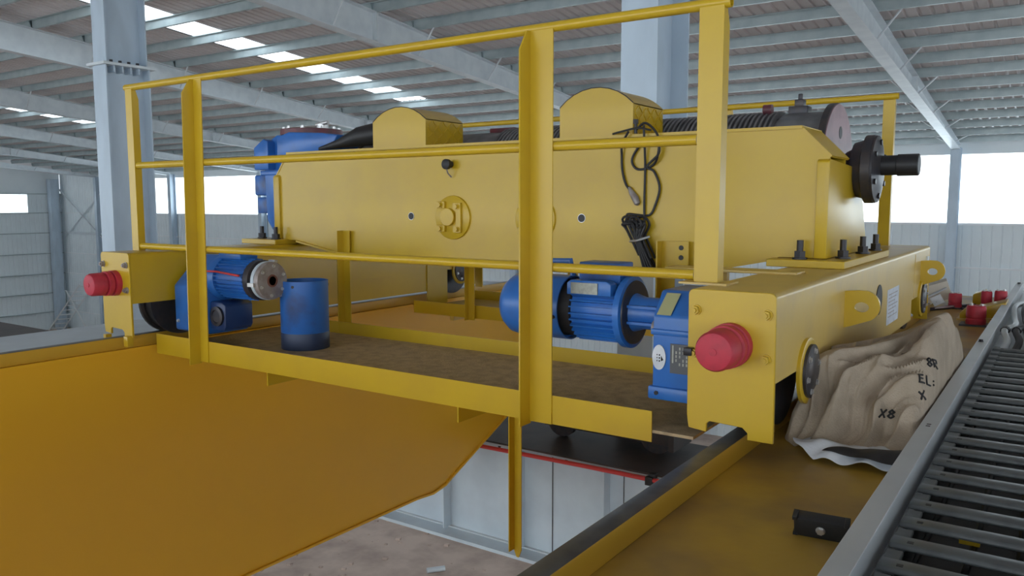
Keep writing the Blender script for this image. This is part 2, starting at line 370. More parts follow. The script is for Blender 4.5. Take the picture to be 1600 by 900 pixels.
MB().box(-3.40, -3.34, 7.9, 8.4, -2.66, -2.15).build('end_plate', WALK, et)
cb = thing('conductor_cable', (-4.4, 7.3, -2.85), 'red conductor cable running along the top of the galvanised runway beam', 'cable')
MB().tube([(x, 7.33, -2.80+.012*math.sin(x*1.3)) for x in [RX0/3+i*.4 for i in range(34)]], .024, 10).build('cable_run', CABR, cb)
for x in (-3.35, -7.0):
    m = MB(); m.box(x-.04, x+.04, 7.30, 7.36, -2.845, -2.76); m.box(x-.015, x+.055, 7.33, 7.42, -2.78, -2.73); m.build('cable_clip', BLK, cb, bev=.004)

# ------------------------------------------------------------------ crane girders
ZD, ZR = -.976, -.894
gl_ = thing('crane_girder', (-5.6, 1, -2.9), 'deep yellow box girder on the left with its smooth web facing the gap', 'girder')
GY0, GY1 = -5, 8.1
prof = [(GY0, ZD-.02), (GY0, -2.88), (5.85, -2.91), (6.1, -2.93), (6.3, -2.90), (6.45, -2.83), (7.37, -2.43), (GY1, -2.12), (GY1, ZD-.02)]
MB().prism(prof, 'x', -6.08, -5.172).build('web', YELG, gl_)
MB().prism([(GY0, -2.875), (5.85, -2.905), (6.1, -2.925), (6.3, -2.895), (6.45, -2.825), (7.37, -2.425), (GY1, -2.115), (GY1, -2.135), (7.37, -2.445), (6.45, -2.845), (6.3, -2.915), (6.1, -2.945), (5.85, -2.925), (GY0, -2.895)], 'x', -6.12, -5.150).build('bottom_flange', YELG, gl_)
MB().box(-6.16, -5.152, GY0, GY1, ZD-.02, ZD).build('top_flange', YELG, gl_)
MB().box(-5.2436, -5.1736, GY0, GY1-.1, ZD, ZR).build('rail', RAIL, gl_, bev=.006)
tag(MB().box(-6.30, -5.262, GY0, GY1-.1, ZD+.001, ZD+.012).build('top_plate', GALVB, gl_), 'grey plate painted as glare on the girder top')  # pale grey stands in for grazing glare on the yellow flange
gr_ = thing('crane_girder', (.1, 2, -2.9), 'yellow girder at right with rust stained deck under the cable trough', 'girder')
MB().box(-1.052, 1.2, GY0, 9.6, -1.0, ZD).build('top_deck', DECKY, gr_)
MB().box(-1.046, 1.1, GY0, 8.1, -2.8, -1.0).build('web', YELG, gr_)
MB().box(-1.0519, -.9819, GY0, 8.0, ZD, ZR).build('rail', RAIL, gr_, bev=.006)

# ------------------------------------------------------------------ end carriages
CW = .334
def carriage(x0, label, right):
    x1 = x0+CW; cx = (x0+x1)/2; rc = cx+.0   # rail passes under the middle
    t = thing('end_carriage', (cx, 4.87, ZR), label, 'crane carriage')
    ya, yb = 2.93, 6.80; zt = -.33
    # box with rounded upper corners
    r = .022; arc = [(x1-r+r*math.sin(a), zt-r+r*math.cos(a)) for a in [math.pi/2*i/5 for i in range(6)]]
    arl = [(x0+r-r*math.sin(a), zt-r+r*math.cos(a)) for a in [math.pi/2*i/5 for i in range(5, -1, -1)]]
    MB().prism(arl+arc+[(x1, -.664), (x0, -.664)], 'y', ya+.014, yb-.014).build('box_section', YELD if right else YEL, t)
    n0, n1 = cx-.085, cx+.055
    end = [(x0, zt-r)]+[(x0+r-r*math.sin(a), zt-r+r*math.cos(a)) for a in [math.pi/2*i/4 for i in range(3, -1, -1)]]
    end += [(x1-r+r*math.sin(a), zt-r+r*math.cos(a)) for a in [math.pi/2*i/4 for i in range(0, 5)]]
    end += [(x1+.004, -.886), (n1+.02, -.886), (n1+.02, -.86), (n1, -.842), (n0+.012, -.836), (n0, -.848), (n0, -.880), (x0+.01, -.872), (x0+.003, -.82)]
    for y0 in (ya, yb-.014): MB().prism(end, 'y', y0, y0+.014).build('end_plate', YEL, t, bev=.002, segs=1)
    # buffer with ribs
    bx, bz = cx+.003, -.532
    prof = [(0, .084), (.034, .084), (.038, .066), (.046, .066), (.050, .081), (.078, .081), (.083, .064), (.091, .064), (.096, .076), (.165, .074), (.180, .067), (.185, .052)]
    bf = MB().lathe((bx, ya, bz), (0, -1, 0), prof, 32).build('buffer', RED, t); tag(bf, 'red ribbed rubber buffer')
    MB().cyl((bx, ya-.185, bz), (bx, ya-.188, bz), .014, n=12).build('centre_plug', RED, bf)
    tag(MB().lathe((bx, yb, bz), (0, 1, 0), prof, 24).build('buffer', RED, t), 'red ribbed rubber buffer')
    b0 = None
    for (dx, z) in ((-.135, -.41), (.135, -.41), (-.135, -.575), (.135, -.575)):
        if b0 is None: b0 = hexbolt((cx+dx, ya, z), (0, -1, 0), .017, .022, .008).build('bolt', YEL if right else BRK, t)
        else: copy(b0, (cx+dx, W[b0].y, z), t)
    if right: tag(MB().box(x0-.005, x0+.03, 2.895, 2.93, -.585, -.555).build('limit_stop', BLKB, t, bev=.004), 'dark steel stud beside the buffer')
    MB().box(x0, x1, 3.72, 6.03, -.80 if right else -.850, -.664).build('lower_box', YELD if right else YEL, t)
    # wheels
    for y in (3.36, 6.42):
        wh = MB().lathe((cx-.075, y, ZR+.21), (1, 0, 0), [(0, .10), (0, .235), (.022, .235), (.030, .212), (.120, .21), (.128, .235), (.150, .235), (.150, .10)], 40).build('wheel', DARK, t)
        for sx in (-1, 1):
            xs = x1 if sx > 0 else x0
            if (right and sx > 0) or y > 5:
                hb = MB().lathe((xs, y, ZR+.21), (sx, 0, 0), [(0, .135), (.014, .135), (.018, .122)], 32).build('bearing_flange', YEL, t)
                MB().lathe((xs+sx*.018, y, ZR+.21), (sx, 0, 0), [(0, .110), (.012, .110), (.015, .06), (.018, .055)], 24).build('bearing_cover', DARK, hb)
                for k in range(6):
                    a = k*math.pi/3+.3; hexbolt((xs+sx*.030, y+.082*math.cos(a), ZR+.21+.082*math.sin(a)), (sx, 0, 0), .011, .010).build('cap_screw', SILV, hb)
        axb = MB(); axb.box(x0+.004, x1-.004, y-.12, y+.12, -.79, -.664)
    for y in (3.0, 6.72):                       # wheel pocket cheeks
        MB().box(x0, x0+.012, y-.03, y+.03, -.80, -.66).build('pocket_cheek', YEL, t)
    if right:
        for y in (4.03, 6.38):                              # lifting eyes on the outer side
            zc = -.495; pts = [(x1, -.418), (x1+.06, -.412)]
            pts += [(x1+.083+.072*math.sin(a), zc+.010+.074*math.cos(a)) for a in [math.pi*i/12 for i in range(1, 11)]]
            pts += [(x1+.03, -.583), (x1, -.592)]
            MB().prism(pts, 'y', y-.011, y+.011, [(x1+.076+.032*math.cos(a), -.491+.024*math.sin(a)) for a in [2*math.pi*i/16 for i in range(16)]]).build('lifting_eye', YEL, t)
        MB().cyl((x1-.001, 4.86, -.545), (x1+.004, 4.86, -.545), .085, n=28).build('access_hole', BLK, t)
        pl = MB().box(x1, x1+.002, 5.12, 5.50, -.725, -.515).build('paper_label', PAPER, t); tag(pl, 'pale paper label')
        m = MB()
        for i in range(7): m.box(x1+.002, x1+.0026, 5.16, 5.46-.05*(i % 3), -.55-.022*i, -.545-.022*i)
        m.build('print_lines', BRK, pl)
        MB().box(x1-.002, x1+.002, 6.10, 6.112, -.655, -.36).build('weld_seam', YELD, t)
        MB().box(x1+.0, x1+.012, 6.60, 6.68, -.60, -.40).build('cover_strip', GALV, t)
    else:
        m = MB(); m.box(cx-.13, cx-.10, 2.90, 2.94, -.93, -.885); m.build('rail_sweeper', YEL, t)
        MB().box(cx+.12, cx+.165, 2.895, 2.94, -.945, -.875).build('rail_sweeper', YEL, t, bev=.004)
    return t
car_r = carriage(-1.19, 'yellow end carriage at right with lifting eyes and paper label on its side', True)
car_l = carriage(-5.375, 'yellow end carriage at left above the deep girder web', False)
MB().box(-1.64, -1.0, 3.72, 3.86, -.332, -.318).build('cover_plate', YELD, car_r, bev=.004)

# ------------------------------------------------------------------ main cross beam between the carriages
bmx = thing('cross_beam', (-3.12, 4.45, -.385), 'large yellow cross beam with pin bosses spanning between the two end carriages', 'beam')
BY0, BY1 = 4.29, 4.64
web = [(-5.225, -.295), (-4.98, -.297), (-4.45, -.385), (-1.72, -.385), (-1.25, -.288), (-1.012, -.288), (-1.012, .225), (-1.155, .37), (-5.073, .37), (-5.225, .175)]
MB().prism(web, 'y', BY0, BY0+.016).build('front_web', YEL, bmx)
MB().prism(web, 'y', BY1-.016, BY1).build('rear_web', YEL, bmx)
MB().box(-5.075, -1.150, BY0-.012, BY1+.03, .37, .386).build('top_flange', YEL, bmx)
def slant(a, b, t, y0, y1):
    a, b = Vector((a[0], 0, a[1])), Vector((b[0], 0, b[1])); d = (b-a).normalized(); n = Vector((d.z, 0, -d.x))*t
    return MB().prism([(a.x, a.z), (b.x, b.z), (b.x+n.x, b.z+n.z), (a.x+n.x, a.z+n.z)], 'y', y0, y1)
slant((-1.158, .372), (-1.008, .2215), -.012, BY0-.004, BY1+.03).build('sloped_flange', YEL, bmx)
slant((-5.228, .171), (-5.070, .372), -.012, BY0-.004, BY1+.03).build('sloped_flange', YEL, bmx)
slant((-4.98, -.297), (-4.45, -.385), .014, BY0-.02, BY1+.02).build('bottom_flange', YEL, bmx)
MB().box(-4.45, -1.72, BY0-.02, BY1+.02, -.399, -.385).build('bottom_flange', YEL, bmx)
slant((-1.72, -.385), (-1.25, -.288), .014, BY0-.02, BY1+.02).build('bottom_flange', YEL, bmx)
# end saddles that carry the drum bearings
for x0, x1, yb_ in ((-1.07, -1.008, 5.26), (-5.232, -5.165, 4.70)):
    y0 = 4.272
    MB().prism([(y0, -.289), (yb_, -.289), (min(5.10, yb_), .0), (min(4.90, yb_), .19), (y0+.02, .215), (y0, .20)], 'x', x0, x1).build('end_saddle', YEL, bmx, bev=.006)
for x0, x1 in ((-1.275, -.895), (-5.50, -5.09)):
    f = MB().box(x0, x1, 4.16, 5.34, -.329, -.291).build('foot_plate', YEL, bmx, bev=.003, segs=1)
    xs = ((-1.125, 4.225), (-.955, 4.40), (-.955, 4.88), (-.955, 5.24)) if x0 > -3 else ((-5.42, 4.30), (-5.16, 4.225))
    for x, y in xs: hexbolt((x, y, -.291), (0, 0, 1), .030, .042, .055).build('anchor_bolt', BLKB, f)
def boss(cx):
    b = MB().lathe((cx, BY0, -.104), (0, -1, 0), [(0, .148), (.012, .146), (.014, .143)], 44).build('pin_boss', YEL, bmx)
    MB().lathe((cx-.028, BY0-.014, -.100), (0, -1, 0), [(0, .060), (.022, .060), (.025, .057)], 28).build('pin', YEL, b)
    keeper = [(cx+.020, -.205), (cx+.087, -.205), (cx+.087, -.005), (cx+.020, -.005), (cx+.020, -.05), (cx+.045, -.062), (cx+.045, -.148), (cx+.020, -.16)]
    MB().prism(keeper, 'y', BY0-.034, BY0-.014).build('keeper_plate', YEL, b, bev=.002, segs=1)
    for z0 in (-.040, -.20): MB().box(cx-.115, cx-.05, BY0-.034, BY0-.006, z0, z0+.045).build('keeper_plate', YEL, b, bev=.003, segs=1)
    for x, z in ((cx-.088, -.018), (cx-.088, -.178), (cx+.055, -.03), (cx+.055, -.18)): hexbolt((x, BY0-.034, z), (0, -1, 0), .016, .018).build('bolt', YEL, b)
boss(-3.424); boss(-2.765)
for x in (-3.797, -2.434):
    MB().lathe((x, BY0-.001, -.098), (0, -1, 0), [(0, .0265), (.003, .0265)], 20).build('hole_rim', SILV, bmx)
    MB().lathe((x, BY0-.0042, -.098), (0, -1, 0), [(0, .024), (.001, .024)], 20).build('oval_hole', BLK, bmx)
kn = MB().lathe((-3.44, BY0, .25), (0, -1, 0), [(0, .022), (.03, .022), (.035, .034), (.06, .034), (.065, .025)], 18).build('black_plug', BLK, bmx)
MB().tube([(-3.44, BY0-.05, .225), (-3.435, BY0-.04, .19), (-3.425, BY0-.015, .165)], .005, 6).build('pull_wire', BRK, kn)
for x0, x1, l in ((-4.455, -4.385, -.21), (-1.905, -1.818, -.22)):      # hangers that hold the platform
    m = MB(); m.box(x0, x1, 4.262, 4.27, -1.0, l); m.box(x0, x0+.008, 4.20, 4.262, -1.0, l); m.build('hanger', YEL, bmx)
hp = MB().box(-1.818, -1.735, 4.255, 4.268, -.40, -.22).build('hanger_lug', YEL, bmx)
for z in (-.255, -.31): MB().cyl((-1.778, 4.255, z), (-1.778, 4.252, z), .014, n=14).build('bolt_hole', BLK, hp)
MB().box(-2.845, -2.80, 4.25, 4.29, -.385, -.30).build('stop_block', BLK, bmx, bev=.004)

# arched covers over the rope sheaves
def hood(x0, x1, label, zt):
    t = thing('arched_cover', ((x0+x1)/2, 4.5, .386), label, 'cover', 'arched sheave covers')
    y0, y1 = 4.292, 4.705; zs = .565; cx = (x0+x1)/2; hw = (x1-x0)/2; rise = zt-zs
    R = (hw*hw+rise*rise)/(2*rise); a0 = math.asin(min(1, hw/R))
    arch = [(cx+R*math.sin(a), zt-R+R*math.cos(a)) for a in [a0-2*a0*i/18 for i in range(19)]]
    MB().prism([(x0, .386), (x1, .386)]+arch, 'y', y0, y0+.006).build('front_panel', YEL, t)
    MB().prism([(x0, .386), (x1, .386)]+arch, 'y', y1-.006, y1).build('rear_panel', YEL, t)
    inn = [(x, z-.006) for x, z in arch]
    MB().prism(arch+inn[::-1], 'y', y0+.006, y1-.006).build('curved_top', YELD, t)
    for xs in (x0, x1-.006):
        s = MB().box(xs, xs+.006, y0+.006, y1-.006, .386, zs).build('tread_side', YEL, t)
        lug = MB(); xx = xs+.006 if xs > cx else xs-.003; k = 0
        for i in range(7):
            for j in range(4):
                y = y0+.045+i*.055; z = .41+j*.042; d = .014 if (i+j) % 2 else -.014
                lug.prism([(y-.018, z-d-.005), (y+.018, z+d-.005), (y+.018, z+d+.005), (y-.018, z-d+.005)], 'x', xx-.001, xx+.0055)
        tag(lug.build('tread_lugs', YEL, s), kind='stuff')
    MB().tube([(x, y0-.001, z+.001) for x, z in arch[::2]], .003, 5).build('weld_line', DARK, t)
    return t
hood(-4.153, -3.660, 'yellow arched sheet cover on the beam left of centre', .658)
hood(-2.593, -2.104, 'yellow arched sheet cover on the beam at right, above the hanging cord', .668)

# rope drum behind the beam
dr = thing('rope_drum', (-3.1, 5.0, -.12), 'long dark grooved rope drum with a pinkish flange disc behind the cross beam', 'hoist drum')
DY, DZ = 5.0, .20
prof = []
N = 66
for i in range(N):
    q = .28+i*.030; prof += [(q, .308), (q+.008, .334), (q+.019, .338), (q+.027, .311)]
MB().lathe((-1.17, DY, DZ), (-1, 0, 0), [(0, .322), (.26, .322)]+prof+[(2.40, .315), (3.62, .315)], 40).build('drum_shell', ROPE, dr)
MB().lathe((-1.175, DY, DZ), (1, 0, 0), [(0, .365), (.035, .365), (.040, .360)], 56).build('flange_rim', DARK, dr)
fd = MB().lathe((-1.135, DY, DZ), (1, 0, 0), [(0, .360), (.004, .358)], 56).build('flange_disc', PINK, dr); tag(fd, 'pinkish primer coated flange disc')
for k in range(4):
    a = math.pi/2*k+math.pi/2-.1
    MB().cyl((-1.131, DY+.20*math.cos(a), DZ+.20*math.sin(a)), (-1.1295, DY+.20*math.cos(a), DZ+.20*math.sin(a)), .036, n=18).build('lightening_hole', BLK, fd)
MB().lathe((-4.76, DY, DZ), (-1, 0, 0), [(0, .330), (.03, .330)], 40).build('flange_rim', DARK, dr)
for x in (-1.36, -1.56):                                       # rope clamps
    m = MB(); m.box(x-.055, x+.055, DY-.05, DY+.05, DZ+.31, DZ+.36); m.box(x-.026, x+.026, DY-.03, DY+.03, DZ+.36, DZ+.40); m.cyl((x, DY, DZ+.40), (x, DY, DZ+.435), .014, n=8)
    if x > -1.5: m.build('rope_clamp', DARK, dr, bev=.004)
MB().cyl((-1.55, DY-.08, DZ+.345), (-1.50, DY-.08, DZ+.345), .030, n=14).build('rope_end', DRED, dr)
MB().box(-3.62, -3.40, DY-.02, DY+.06, DZ+.312, DZ+.345).build('rope_clamp', DRED, dr, bev=.004)
bh = thing('drum_bearing', (-.96, 5.0, -.29), 'dark bearing housing with round end cap and protruding shaft beside the drum disc', 'bearing')
MB().lathe((-1.09, 4.93, .18), (1, 0, 0), [(0, .07), (.02, .10), (.06, .12), (.066, .15), (.12, .165), (.128, .19), (.175, .19)], 36).build('housing', DARK, bh)
cp = MB().lathe((-.915, 4.93, .18), (1, 0, 0), [(0, .185), (.012, .185), (.02, .14), (.03, .10), (.032, .07)], 36).build('end_cap', DARK, bh)
for k in range(6):
    a = k*math.pi/3+.5; hexbolt((-.905, 4.93+.148*math.cos(a), .18+.148*math.sin(a)), (1, 0, 0), .016, .018).build('cap_screw', BLKB, cp)
MB().lathe((-.885, 4.93, .20), (1, 0, 0), [(0, .055), (.08, .055), (.083, .060), (.185, .060), (.19, .055)], 28).build('shaft_end', BLK, bh)

# hoist reducer at the left end
rd = thing('hoist_reducer', (-5.65, 5.0, -.2), 'big blue hoist gear reducer with dark red top flange at the beam left end', 'gearbox')
RY0, RY1 = 4.72, 5.35
MB().prism([(-5.88, -.16), (-5.80, -.26), (-5.25, -.28), (-5.15, .50), (-5.30, .56), (-5.72, .58), (-5.86, .52), (-5.90, .30)], 'y', RY0, RY1).build('gear_case', BLUE, rd, bev=.02)
MB().prism([(-5.60, .36), (-4.95, .42), (-4.86, .535), (-5.05, .56), (-5.45, .585), (-5.60, .55)], 'y', RY0-.10, RY1-.1).build('sloped_cowl', BLUE, rd, bev=.015)
MB().prism([(-5.93, .28), (-5.74, .28), (-5.74, .52), (-5.80, .545), (-5.93, .47)], 'y', RY0-.08, RY0+.22).build('side_lug', BLUE, rd, bev=.012)
MB().box(-5.93, -5.10, RY0-.015, RY1+.015, .235, .275).build('joint_flange', BLUE, rd, bev=.006)
MB().prism([(-5.86, -.05), (-5.80, -.32), (-5.70, -.36), (-5.58, -.1)], 'y', RY0+.05, RY0+.3).build('foot_lug', BLUE, rd, bev=.012)
MB().box(-6.06, -5.86, 4.74, 5.00, .06, .24).build('oil_pump', BLUED, rd, bev=.015)
MB().box(-6.04, -5.86, 4.75, 4.98, -.10, .045).build('oil_pump', BLUED, rd, bev=.015)
tf = MB().lathe((-5.56, 4.98, .580), (0, 0, 1), [(0, .27), (.045, .27), (.05, .265)], 40).build('top_flange', DRED, rd); tag(tf, 'dark red round top flange with bolts')
for k in range(10):
    a = k*math.pi/5+.2; hexbolt((-5.56+.235*math.cos(a), 4.98+.235*math.sin(a), .630), (0, 0, 1), .017, .022).build('cap_screw', SILV, tf)
m = MB(); m.cyl((-5.42, 4.98, .635), (-5.42, 4.98, .67), .05, n=16); m.cyl((-5.47, 4.96, .67), (-5.33, 4.96, .685), .018, n=10); m.build('breather_valve', SILV, tf)
hs = MB().tube([(-5.05, 4.60, .43), (-4.80, 4.58, .46), (-4.60, 4.60, .505), (-4.40, 4.66, .53), (-4.2, 4.72, .50)], [.012, .035, .075, .092, .075], 12).build('rubber_boot', BLK, origin=None)
tag(hs, 'black rubber boot lying on the beam between the blue reducer and left arched cover', 'cover')

# ------------------------------------------------------------------ maintenance platform
pf = thing('maintenance_platform', (-3.25, 3.7, -1.03), 'yellow edged service platform with dirty brown deck hung before the cross beam', 'platform')
PY = 3.13
MB().box(-5.085, -1.24, PY+.006, 4.20, -.985, -.972).build('deck_plate', PLAT, pf)
MB().box(-5.089, -1.4256, PY, PY+.007, -1.024, -.889).build('front_toe_board', YEL, pf)
MB().box(-4.75, -1.24, 4.203, 4.210, -1.0, -.885).build('rear_toe_board', YEL, pf)
m = MB(); m.box(-5.085, -5.078, PY+.007, 4.2, -1.024, -.972); m.build('edge_angle', YEL, pf)
for x in (-4.03, -2.535):
    m = MB(); m.prism([(3.20, -1.128), (3.20, -.985), (4.2, -.985), (4.2, -1.045), (3.75, -1.128)], 'x', x-.004, x+.004); m.box(x, x+.05, 3.2, 4.2, -.993, -.985); m.build('support_bracket', YEL, pf)
MB().box(-1.72, -1.60, 3.3, 4.1, -1.05, -.985).build('support_bracket', YEL, pf)
m = MB(); m.prism([(-2.462, -.99), (-2.412, -.99), (-2.412, -1.93), (-2.43, -1.975), (-2.445, -1.972), (-2.462, -1.93)], 'y', 3.60, 3.607); m.box(-2.4625, -2.4565, 3.55, 3.60, -1.93, -.99)
tag(m.build('hanging_post', YEL, pf), 'yellow angle post hanging below the deck')
rp = thing('rear_platform', (-3.2, 6.1, -1.03), 'second yellow platform behind the trolley, seen through the gap under the beam', 'platform')
MB().box(-5.03, -1.2, 5.70, 5.707, -1.03, -.915).build('front_toe_board', YEL, rp)
MB().box(-5.03, -1.2, 5.707, 6.60, -1.0, -.988).build('deck_plate', YELD, rp)
MB().box(-5.03, -1.2, 6.593, 6.60, -1.03, -.90).build('rear_toe_board', YEL, rp)
for x in (-5.04, -1.20): MB().box(x, x+.01, 5.9, 6.2, -1.0, -.60).build('hanger', YEL, rp)
m = MB(); m.box(-4.36, -4.29, 5.66, 5.667, -1.04, -.30); m.box(-4.36, -4.353, 5.61, 5.66, -1.04, -.30); m.build('hanger', YEL, rp)
MB().box(-4.60, -4.56, 5.707, 6.6, -1.07, -1.0).build('support_bracket', YELD, rp)

# guard rails: angle posts and tube rails
def post(mb, x, y, z0, z1, w, d, t=.007, side='r', lean=0):
    if side == 'r': mb.prism([(x, z0), (x+w, z0), (x+w, z1), (x, z1)], 'y', y, y+t); mb.prism([(y+t, z0), (y+d, z0), (y+d, z1-.07), (y+d*.55, z1), (y+t, z1)], 'x', x+w-t, x+w)
    else: mb.prism([(x+t, z0), (x+w, z0), (x+w, z1), (x+t, z1)], 'y', y-t, y); mb.prism([(y, z0-.012), (y, z1), (y-d*.35, z1), (y-d, z1-.09), (y-d, z0-.012)], 'x', x, x+t)
    if lean:
        mb.v = [(v[0]+lean*(z1-v[2])/(z1-z0), v[1], v[2]) for v in mb.v]
    return mb
ZT, ZM, ZB = .770, .249, -.297
gf = thing('guard_railing', (-3.2, PY, -1.03), 'front yellow tubular guard railing with angle posts along the service platform', 'railing')
RR = .0225
def open_tube(x0, x1, y, z, r):                                # a pipe with open ends
    m = MB(); m.lathe((x0, y, z), (1, 0, 0), [(.05, r*.8), (0, r*.8), (0, r), (x1-x0, r), (x1-x0, r*.8), (x1-x0-.05, r*.8)], 18, cap=False)
    m.lathe((x0+.051, y, z), (1, 0, 0), [(0, r*.9), (.001, r*.9)], 18); m.lathe((x1-.052, y, z), (1, 0, 0), [(0, r*.9), (.001, r*.9)], 18); return m
open_tube(-5.335, -1.128, PY+.015, ZT, RR).build('top_rail', YEL, gf)
MB().cyl((-5.24, PY+.022, ZM), (-1.255, PY+.022, ZM), RR, n=18).build('middle_rail', YEL, gf)
MB().cyl((-5.24, PY+.022, ZB), (-1.255, PY+.022, ZB), RR*.95, n=18).build('bottom_rail', YEL, gf)
post(MB(), -5.318, PY-.004, -.329, ZT-.01, .075, .05).build('post', YEL, gf)
post(MB(), -4.56, PY, -1.024, ZT-.01, .085, .085, side='l', lean=-.035).build('post', YEL, gf)
post(MB(), -2.05, PY, -1.024, ZT-.01, .125, .09, side='l').build('post', YEL, gf)
post(MB(), -1.25, PY-.004, -.329, ZT-.01, .100, .065).build('post', YEL, gf)
MB().box(-1.30, -1.10, PY-.04, PY+.10, -.330, -.322).build('weld_pad', YELD, gf)
gb = thing('guard_railing', (-3.2, 6.6, -.33), 'rear yellow guard railing beyond the rope drum', 'railing')
open_tube(-5.33, -1.09, 6.60, ZT, RR).build('top_rail', YEL, gb)
MB().cyl((-5.24, 6.6, ZM), (-1.2, 6.6, ZM), RR, n=14).build('middle_rail', YEL, gb)
for x, z0 in ((-1.195, -.329), (-2.43, -1.0), (-3.9, -1.0), (-5.30, -.329)): post(MB(), x, 6.61, z0, ZT-.015, .080, .06).build('post', YEL, gb)

# ------------------------------------------------------------------ travel drives
def fins(cx0, cx1, y, z, r0, r1, n=30):
    m = MB(); m.cyl((cx0, y, z), (cx1, y, z), r0, n=36)
    for k in range(n):
        a = 2*math.pi*k/n+.05; c, s = math.cos(a), math.sin(a)
        ax = Vector(((cx1-cx0)/2, 0, 0)); ar = Vector((0, c, s))*(r1-r0+.01)/2; at = Vector((0, -s, c))*.0035
        m.obox(((cx0+cx1)/2, y+c*(r0+r1-.01)/2, z+s*(r0+r1-.01)/2), ax, ar, at)
    return m
MY, MZ = 3.42, -.513
tm = thing('travel_motor', (-2.0, MY, -.7), 'blue finned travel motor with domed fan cowl beside the right carriage', 'motor')
cw = MB().lathe((-1.985, MY, MZ), (-1, 0, 0), [(.03, .150), (.0, .152), (.0, .158), (.27, .158), (.32, .150), (.355, .125), (.37, .08), (.373, .02)], 44).build('fan_cowl', BLUE, tm)
MB().lathe((-1.925, MY, MZ), (-1, 0, 0), [(0, .118), (.01, .132), (.09, .140)], 40).build('fan_gap', BLK, tm)
for k in range(3):
    a = math.pi+.2+k*2.09; hexbolt((-2.005, MY+.158*math.cos(a), MZ+.158*math.sin(a)), (0, math.cos(a), math.sin(a)), .008, .008).build('cowl_screw', BLKB, cw)
fins(-1.925, -1.665, MY, MZ, .128, .150).build('finned_body', BLUE, tm)
MB().lathe((-1.690, MY, MZ), (1, 0, 0), [(0, .135), (.004, .168), (.034, .168), (.038, .160)], 44).build('mounting_flange', BLUE, tm)
MB().lathe((-1.652, MY, MZ), (1, 0, 0), [(0, .150), (.006, .148)], 40).build('flange_recess', DARK, tm)
MB().lathe((-1.647, MY, MZ), (1, 0, 0), [(0, .09), (.05, .075), (.17, .075)], 28).build('coupling_neck', BLUE, tm)
m = MB(); m.prism([(-1.93, -.43), (-1.70, -.43), (-1.70, -.375), (-1.72, -.362), (-1.91, -.362), (-1.93, -.375)], 'y', 3.265, 3.33)
tb = m.build('terminal_box', BLUE, tm, bev=.004)
MB().obox((-1.835, 3.262, -.398), (.07, 0, 0), (0, .003, 0), (0, 0, .026)).build('motor_nameplate', PLATE, tb)
m = MB(); m.box(-1.92, -1.70, 3.36, 3.50, -.380, -.283); m.build('terminal_box', BLUED, tm, bev=.008)
m = MB(); m.tube([(-2.16, 3.42, -.36), (-2.14, 3.42, -.292), (-2.00, 3.42, -.286), (-1.985, 3.42, -.36)], .016, 8); m.build('lifting_eye', BLUE, tm)
for z in (-.475, -.55): MB().box(-1.645, -1.478, MY-.10, MY-.07, z-.006, z+.006).build('neck_rib', BLUE, tm)
rg = thing('travel_gearbox', (-1.35, 3.45, -.9), 'blue upright travel gearbox with oval badge between motor and right carriage', 'gearbox')
GX0, GX1 = -1.475, -1.195
MB().prism([(3.23, -.845), (3.30, -.868), (3.60, -.868), (3.66, -.80), (3.66, -.52), (3.58, -.385), (3.32, -.385), (3.23, -.49)], 'x', GX0, GX1).build('gear_case', BLUE, rg, bev=.014)
MB().box(GX0-.012, GX1, 3.215, 3.67, -.858, -.80).build('base_flange', BLUE, rg, bev=.008)
MB().box(GX0-.006, GX1, 3.222, 3.66, -.575, -.548).build('joint_flange', BLUE, rg, bev=.006)
MB().lathe((GX0, 3.29, -.553), (-1, 0, 0), [(0, .032), (.02, .032), (.024, .024)], 18).build('oil_plug', BRK, rg)
ob = MB().prism([(-1.440+.031*math.cos(a), -.672+.055*math.sin(a)) for a in [2*math.pi*i/28 for i in range(28)]], 'y', 3.224, 3.23).build('oval_badge', WHITE, rg); tag(ob, 'white oval badge')
m = MB()
for i in range(3):
    m.box(-1.440, -1.434, 3.2232, 3.224, -.665-.013*i, -.658-.013*i); m.box(-1.450, -1.446, 3.2232, 3.224, -.664-.013*i, -.658-.013*i)
m.prism([(-1.430, -.664), (-1.418, -.682), (-1.430, -.688)], 'y', 3.2232, 3.224); m.build('badge_print', INK, ob)
npl = MB().box(-1.388, -1.300, 3.224, 3.23, -.735, -.607).build('data_plate', DPLATE, rg); tag(npl, 'dark data plate with pale text lines')
m = MB()
m.box(-1.379, -1.372, 3.2232, 3.224, -.69, -.613)
for i in range(4):
    x = -1.363+.016*i
    for j in range(5):
        if (i*3+j) % 4: m.box(x, x+.006, 3.2232, 3.224, -.70+.017*j, -.688+.017*j)
m.build('plate_print', PLATE, npl)
m = MB(); m.add([(GX0+.02, 3.232, -.49), (GX0+.085, 3.232, -.49), (GX0+.10, 3.305, -.40), (GX0+.035, 3.305, -.40)], [(0, 1, 2, 3)])
m.v = [(v[0], v[1]-.006, v[2]+.004) for v in m.v]
tag(m.build('rating_plate', mat('yellowish_plate', (.42, .42, .22), .5), rg, fix=False), 'pale yellow rating plate')
hexbolt((GX0+.03, 3.222, -.828), (0, -1, 0), .010, .012).build('bolt', BLKB, rg)

